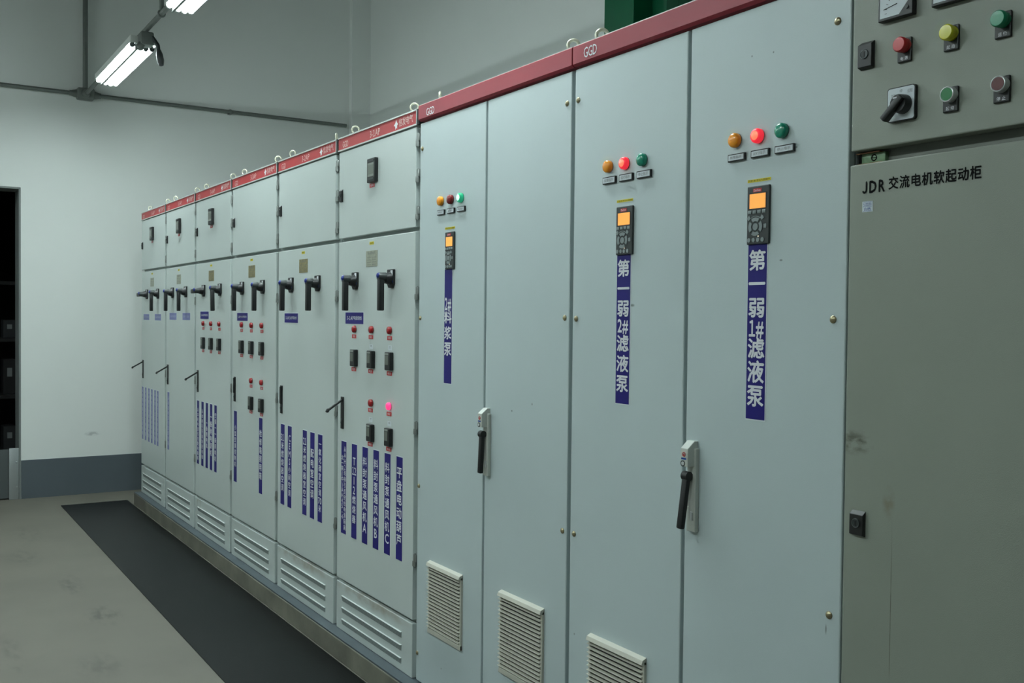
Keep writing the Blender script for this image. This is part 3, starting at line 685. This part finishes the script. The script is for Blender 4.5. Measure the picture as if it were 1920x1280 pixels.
def tall(i):
    X0 = 2.45 + i
    paint = GREYT.copy(); paint.name = 'tall_door_paint'
    for (px, pz, ra, rb) in SPECKS[i]: add_mark(paint, (px - X0, Y, pz), (ra, 0.05, rb), (74, 78, 74), 0.7, 90, 0.2, 0.45)
    r = thing('drive_cabinet', (X0, 0, 0), ['tall grey two-door drive cabinet with a lit green lamp, beside the red-header switchgear',
                                            'tall grey two-door drive cabinet with two lit red lamps, beside the beige cabinet'][i], 'cabinet', 'tall grey drive cabinets')
    m = MB().use(FRAME); m.box(0.002, 0.998, 0.018, 0.6, 0.0, 2.2, 0.003); m.build('cabinet_body', r)
    doors = []
    for d0, d1 in ((0.007, 0.494), (0.506, 0.990 if i == 0 else 0.9985)):
        m = MB().use(paint); m.box(d0, d1, Y, 0.0165, 0.012, 2.137, 0.003); doors.append(m.build('door', r))
    m = MB().use(RED2)
    m.prism([(0.016, 2.145), (-0.003, 2.145), (-0.012, 2.152), (-0.012, 2.202), (-0.009, 2.205), (0.016, 2.205)], 'x', 0.003, 0.997)
    m.use(TRIM).box(0.003, 0.997, -0.0095, 0.016, 2.2048, 2.2066)  # pale strip stands in for the light on the top edge
    hb = m.build('header_band', r)
    m = MB().use(WHITE)
    a = (0.070, 0.132, 2.156, 2.183) if i == 0 else (0.058, 0.120, 2.160, 2.189)
    put(m, 'GGD', *a, -0.0127, 0.004); m.build('lettering', hb)
    sets = [dict(l=((2.643, 1.828), (2.718, 1.827), (2.791, 1.826)), tags=((2.609, 2.663), (2.684, 2.737), (2.759, 2.812)), tz=(1.777, 1.7955), c=(LENS_O, LENS_RD, LIT_GREEN),
                 yl=(2.662, 2.734, 1.7215, 1.7295), kp=(2.672, 2.738, 1.577, 1.711), st=(2.662, 2.718, 1.165, 1.577),
                 tx=[('2#', 1.475, 1.430), ('料', 1.424, 1.382), ('浆', 1.369, 1.324), ('泵', 1.313, 1.265)])] if i == 0 else [
            dict(l=((3.636, 1.832), (3.709, 1.832), (3.784, 1.832)), tags=((3.603, 3.661), (3.678, 3.735), (3.753, 3.811)), tz=(1.783, 1.803), c=(LENS_O, LIT_RED, LENS_G),
                 yl=(3.662, 3.732, 1.727, 1.734), kp=(3.667, 3.738, 1.581, 1.714), st=(3.667, 3.726, 1.170, 1.581),
                 tx=[('第', 1.566, 1.521), ('一', 1.510, 1.465), ('弱', 1.455, 1.411), ('2#', 1.404, 1.367), ('滤', 1.359, 1.314), ('液', 1.303, 1.258), ('泵', 1.248, 1.202)]),
            dict(l=((4.129, 1.834), (4.202, 1.834), (4.276, 1.835)), tags=((4.097, 4.152), (4.172, 4.228), (4.246, 4.303)), tz=(1.784, 1.802), c=(LENS_O, LIT_RED, LENS_G),
                 yl=(4.158, 4.231, 1.728, 1.735), kp=(4.163, 4.232, 1.582, 1.718), st=(4.164, 4.223, 1.172, 1.584),
                 tx=[('第', 1.567, 1.521), ('一', 1.512, 1.466), ('弱', 1.456, 1.411), ('1#', 1.405, 1.366), ('滤', 1.361, 1.315), ('液', 1.308, 1.258), ('泵', 1.251, 1.202)])]
    for s in sets:
        for (lx, lz), c in zip(s['l'], s['c']):
            lab = {LIT_GREEN: 'lit green lens', LIT_RED: 'lit red lens', LENS_O: 'orange lens', LENS_G: 'unlit green lens', LENS_RD: 'unlit red lens'}[c]
            lamp(r, lx - X0 - 0.010, lz, Y, c, 0.0172, 0.017, lab, LIT_CORE if c is LIT_RED else (LIT_GCORE if c is LIT_GREEN else None))
        for (a, b), tx in zip(s['tags'], ('故障指示', '运行指示', '停止指示')):
            name_tag(r, a - X0, b - X0, s['tz'][0], s['tz'][1], Y, tx)
        a, b, c_, d_ = s['yl']
        m = MB().use(YELLOW); m.box(a - X0, b - X0, Y - 0.0008, Y, c_, d_); m.use(INK); put(m, '严禁·非·专业人员操作', a - X0 + 0.003, b - X0 - 0.003, c_ + 0.0015, d_ - 0.0015, Y - 0.0012, 0.0); m.build('yellow_sticker', r)
        a, b, c_, d_ = s['kp']; keypad(r, a - X0, b - X0, c_, d_, Y)
        a, b, c_, d_ = s['st']
        m = MB().use(PAPER); m.box(a - X0 - 0.001, b - X0 + 0.0025, Y - 0.0006, Y, c_ - 0.003, d_); m.use(BLUE).box(a - X0, b - X0, Y - 0.0009, Y - 0.0002, c_, d_); o = m.build('blue_strip', r)
        m = MB().use(WHITE); xc = (a + b) / 2 - X0
        for ch, za, zb in s['tx']: put(m, ch, xc - 0.0225, xc + 0.0225, zb + 0.001, za - 0.001, Y - 0.0014, 0.03, False, 0.12)
        m.build('lettering', o)
    if i == 0: scr = [(2.476, 2.04), (2.470, 1.40), (2.470, .760), (2.468, .118), (3.418, 2.045), (3.418, 1.406), (3.419, .765)]
    else: scr = [(3.474, 2.045), (3.476, 1.404), (3.478, .767), (4.414, 2.046), (4.416, 1.408), (4.419, .768)]
    for x, z in scr: screw(r, x - X0, z, Y, 0.0085)
    grille(r, 0.115, 0.365, 0.226, 0.496, Y); grille(r, 0.624, 0.877, 0.232, 0.506, Y)
    swing_handle(r, 0.516 + (0.0 if i == 0 else 0.01), 0.548 + (0.0 if i == 0 else 0.01), Y, i == 1)
    if i == 0: eyebolt(r, 0.07, 0.045, 2.2, 0.6, 0.016, 0.005); eyebolt(r, 0.925, 0.045, 2.2, 2.3, 0.0165, 0.0055)
    else: eyebolt(r, 0.062, 0.05, 2.2, 2.2, 0.0165, 0.0055); eyebolt(r, 0.94, 0.05, 2.2, 0.6, 0.016, 0.0055)
    return r
tall(0); tall(1)

# ------------------------------------------------------------------ beige soft-starter cabinet
X0 = 4.452
r = thing('starter_cabinet', (X0, 0, 0), 'beige-grey starter cabinet with meters, push buttons and black selector switch', 'cabinet')
BEIGED = BEIGE.copy(); BEIGED.name = 'beige_lower_door_paint'
add_mark(BEIGED, (0.022, 0, 1.150), (0.055, 0.1, 0.030), (70, 66, 54), 0.75, 40, 0.40, 0.62, (1, 1, 2))
add_mark(BEIGED, (0.112, 0, 1.035), (0.018, 0.1, 0.04), (120, 112, 92), 0.6, 40, 0.35, 0.6)
add_mark(BEIGED, (0.121, 0, 0.80), (0.0014, 0.1, 0.22), (84, 84, 74), 0.8, 20, 0.25, 0.5)
FB = mat('beige_frame', (112, 116, 108), 0.5)
m = MB().use(FB); m.box(0.0, 0.80, 0.030, 0.6, 0.0, 2.2, 0.003); m.build('cabinet_body', r)
m = MB().use(BEIGE); m.box(0.002, 0.79, Y, 0.0285, 1.762, 2.19, 0.003); m.build('upper_door', r)
m = MB().use(BEIGED); m.box(0.0005, 0.79, Y, 0.0285, 0.05, 1.733, 0.003); m.build('lower_door', r)
latch(r, 0.024, 0.058, 1.927, 1.985, Y, 0.012); latch(r, 0.023, 0.057, 0.954, 1.008, Y, 0.010)
def pilot(x, z, text, lens, lab, button=False):
    m = MB().use(BLACK); m.box(x - 0.0170, x + 0.0145, Y - 0.006, Y, z - 0.032, z + 0.016, 0.002); o = m.build('push_button' if button else 'pilot_lamp', r)
    m = MB().use(WHITE); put(m, text, x - 0.009, x + 0.0075, z - 0.0285, z - 0.0215, Y - 0.0066, 0.0, gap=0.5); m.build('lettering', o)
    m = MB()
    if button:
        m.use(CHROME).rev((x, Y - 0.005, z), (0, -1, 0), [(0, 0.0150), (0.012, 0.0150), (0.0145, 0.0143), (0.0150, 0.0130), (0.0142, 0.0124), (0.0135, 0.0)], 28)
        m.use(lens).rev((x, Y - 0.005, z), (0, -1, 0), [(0.0136, 0.0124), (0.0146, 0.0120), (0.0146, 0.0)], 28)
    else:
        m.use(lens).rev((x, Y - 0.005, z), (0, -1, 0), [(0, 0.0145), (0.006, 0.0145), (0.0065, 0.0138), (0.010, 0.0138), (0.0105, 0.0152), (0.018, 0.0152), (0.021, 0.0130), (0.0212, 0.0)], 28)
    tag(m.build('lens' if not button else 'button_cap', o), lab)
BTN_G = mat('green_button', (12, 122, 60), 0.4); BTN_R = mat('dark_red_button', (84, 10, 13), 0.4)
LENS_R2 = mat('bright_red_lens', (190, 30, 38), 0.3, coat=0.2); LENS_G2 = mat('bright_green_lens', (10, 140, 98), 0.3, coat=0.2)
pilot(4.585 - X0, 1.955, '电源', LENS_R2, 'red lens'); pilot(4.688 - X0, 1.955, '起动', LENS_Y, 'yellow lens'); pilot(4.792 - X0, 1.955, '运行', LENS_G2, 'green lens')
pilot(4.689 - X0, 1.838, '起动', BTN_G, 'green button in a bright ring', True); pilot(4.792 - X0, 1.838, '停止', BTN_R, 'dark red button in a bright ring', True)
# selector switch
xa, xb, za, zb = 4.548 - X0, 4.613 - X0, 1.806, 1.875
def rrect(x0, x1, z0, z1, rad, n=5):
    out = []
    for (cx, cz, a0) in ((x1 - rad, z1 - rad, 0), (x0 + rad, z1 - rad, PI / 2), (x0 + rad, z0 + rad, PI), (x1 - rad, z0 + rad, 1.5 * PI)):
        out += [(cx + rad * math.cos(a0 + PI / 2 * k / n), cz + rad * math.sin(a0 + PI / 2 * k / n)) for k in range(n + 1)]
    return out
m = MB().use(BLACK); m.prism(rrect(xa, xb, za, zb, 0.006), 'y', Y - 0.008, Y); o = m.build('selector_switch', r)
m = MB().use(PAPER); m.prism(rrect(xa + 0.002, xb - 0.002, za + 0.002, zb - 0.002, 0.005), 'y', Y - 0.0088, Y - 0.0079)
m.use(GREYPRINT); put(m, '本地', xa + 0.010, xa + 0.020, zb - 0.020, zb - 0.013, Y - 0.0092, 0.0); put(m, '停', xa + 0.030, xa + 0.036, zb - 0.0125, zb - 0.0065, Y - 0.0092, 0.0); put(m, '远程', xb - 0.017, xb - 0.006, zb - 0.0155, zb - 0.0085, Y - 0.0092, 0.0)
tag(m.build('dial_plate', o), 'white dial plate')
kx, kz = 4.587 - X0, 1.838
m = MB().use(BLACK); m.rev((kx, Y - 0.008, kz), (0, -1, 0), [(0, 0.0195), (0.014, 0.0185), (0.020, 0.0175), (0.020, 0)], 28)
m.beam((kx + 0.012, Y - 0.028, kz + 0.012), (kx - 0.030, Y - 0.030, kz - 0.030), 0.018, 0.014, 0.003, (0, 1, 0))
m.use(WHITE).quad(kx - 0.004, kx + 0.005, Y - 0.0375, kz + 0.008, kz + 0.0105); m.build('knob', o)
# analogue meters, cut by the frame at the top
for k, mx0 in enumerate((4.527, 4.649)):
    a = mx0 - X0; b = a + 0.080; z0, z1 = 2.012, 2.092
    m = MB().use(BLACK); m.box(a, b, Y - 0.015, Y, z0, z1, 0.002); o = m.build('analogue_meter', r)
    yf = Y - 0.0155
    m = MB().use(PAPER); m.mesh([(a + 0.005, yf, z0 + 0.006), (b - 0.030, yf, z0 + 0.006), (b - 0.004, yf, z0 + 0.034), (b - 0.004, yf, z1 - 0.005), (a + 0.005, yf, z1 - 0.005)], [(0, 1, 2, 3, 4)])
    m.use(INK); m.mesh([(a + 0.014, yf - 0.0006, z0 + 0.022), (b - 0.034, yf - 0.0006, z0 + 0.027), (b - 0.034, yf - 0.0006, z0 + 0.029), (a + 0.014, yf - 0.0006, z0 + 0.0232)], [(0, 1, 2, 3)])
    for q in range(9):
        an = PI / 2 + q * PI / 16; cx, cz = b - 0.014, z0 + 0.014
        m.mesh([(cx + 0.044 * math.cos(an), yf - .0006, cz + 0.044 * math.sin(an)), (cx + 0.044 * math.cos(an + .02), yf - .0006, cz + 0.044 * math.sin(an + .02)), (cx + 0.049 * math.cos(an + .02), yf - .0006, cz + 0.049 * math.sin(an + .02)), (cx + 0.049 * math.cos(an), yf - .0006, cz + 0.049 * math.sin(an))], [(0, 1, 2, 3)])
    tag(m.build('dial_face', o), 'pale dial face with needle')
    m = MB().use(DARK); m.rev((b - 0.012, Y - 0.015, z0 + 0.016), (0, -1, 0), [(0, 0.004), (0.002, 0.004), (0.002, 0)], 14); m.build('zero_screw', o)
m = MB().use(INK); put(m, 'JDR', 4.486 - X0, 4.540 - X0, 1.671, 1.6945, Y - 0.0008, 0.05, gap=0.38); put(m, '交流电机软起动柜', 4.551 - X0, 4.751 - X0, 1.673, 1.6965, Y - 0.0008, 0.03, gap=0.26)
m.build('door_lettering', r)
m = MB().use(PAPER); m.box(4.486 - X0, 4.512 - X0, Y - 0.0006, Y, 1.632, 1.654); m.use(BLUETAG)
for zz in (1.6335, 1.6425, 1.6445, 1.6525): m.quad(4.488 - X0, 4.510 - X0, Y - 0.001, zz, zz + 0.0006)
put(m, '已检验', 4.489 - X0, 4.509 - X0, 1.646, 1.651, Y - 0.001, 0.0); put(m, '合格', 4.490 - X0, 4.507 - X0, 1.635, 1.641, Y - 0.001, 0.0)
tag(m.build('paper_sticker', r), 'small white sticker with blue stamp')
GRN = mat('pale_green_plate', (120, 150, 116), 0.4, var=0.15, vscale=60); COP = mat('copper_edge', (150, 110, 80), 0.35, metal=0.6)
m = MB().use(GRN); m.box(0.004, 0.070, 0.018, 0.030, 1.7365, 1.757, 0.001)
m.use(COP).box(0.002, 0.060, 0.012, 0.030, 1.757, 1.759); m.box(0.002, 0.066, 0.012, 0.030, 1.7345, 1.7365)
m.use(INK).torus((0.043, 0.0175, 1.747), (0, 1, 0), 0.006, 0.0012, 18, 6); m.quad(0.038, 0.048, 0.0172, 1.7462, 1.7476); m.box(0.006, 0.012, 0.016, 0.020, 1.738, 1.756)
tag(m.build('gap_plate', r), 'pale green plate with copper edges in the gap between the doors')
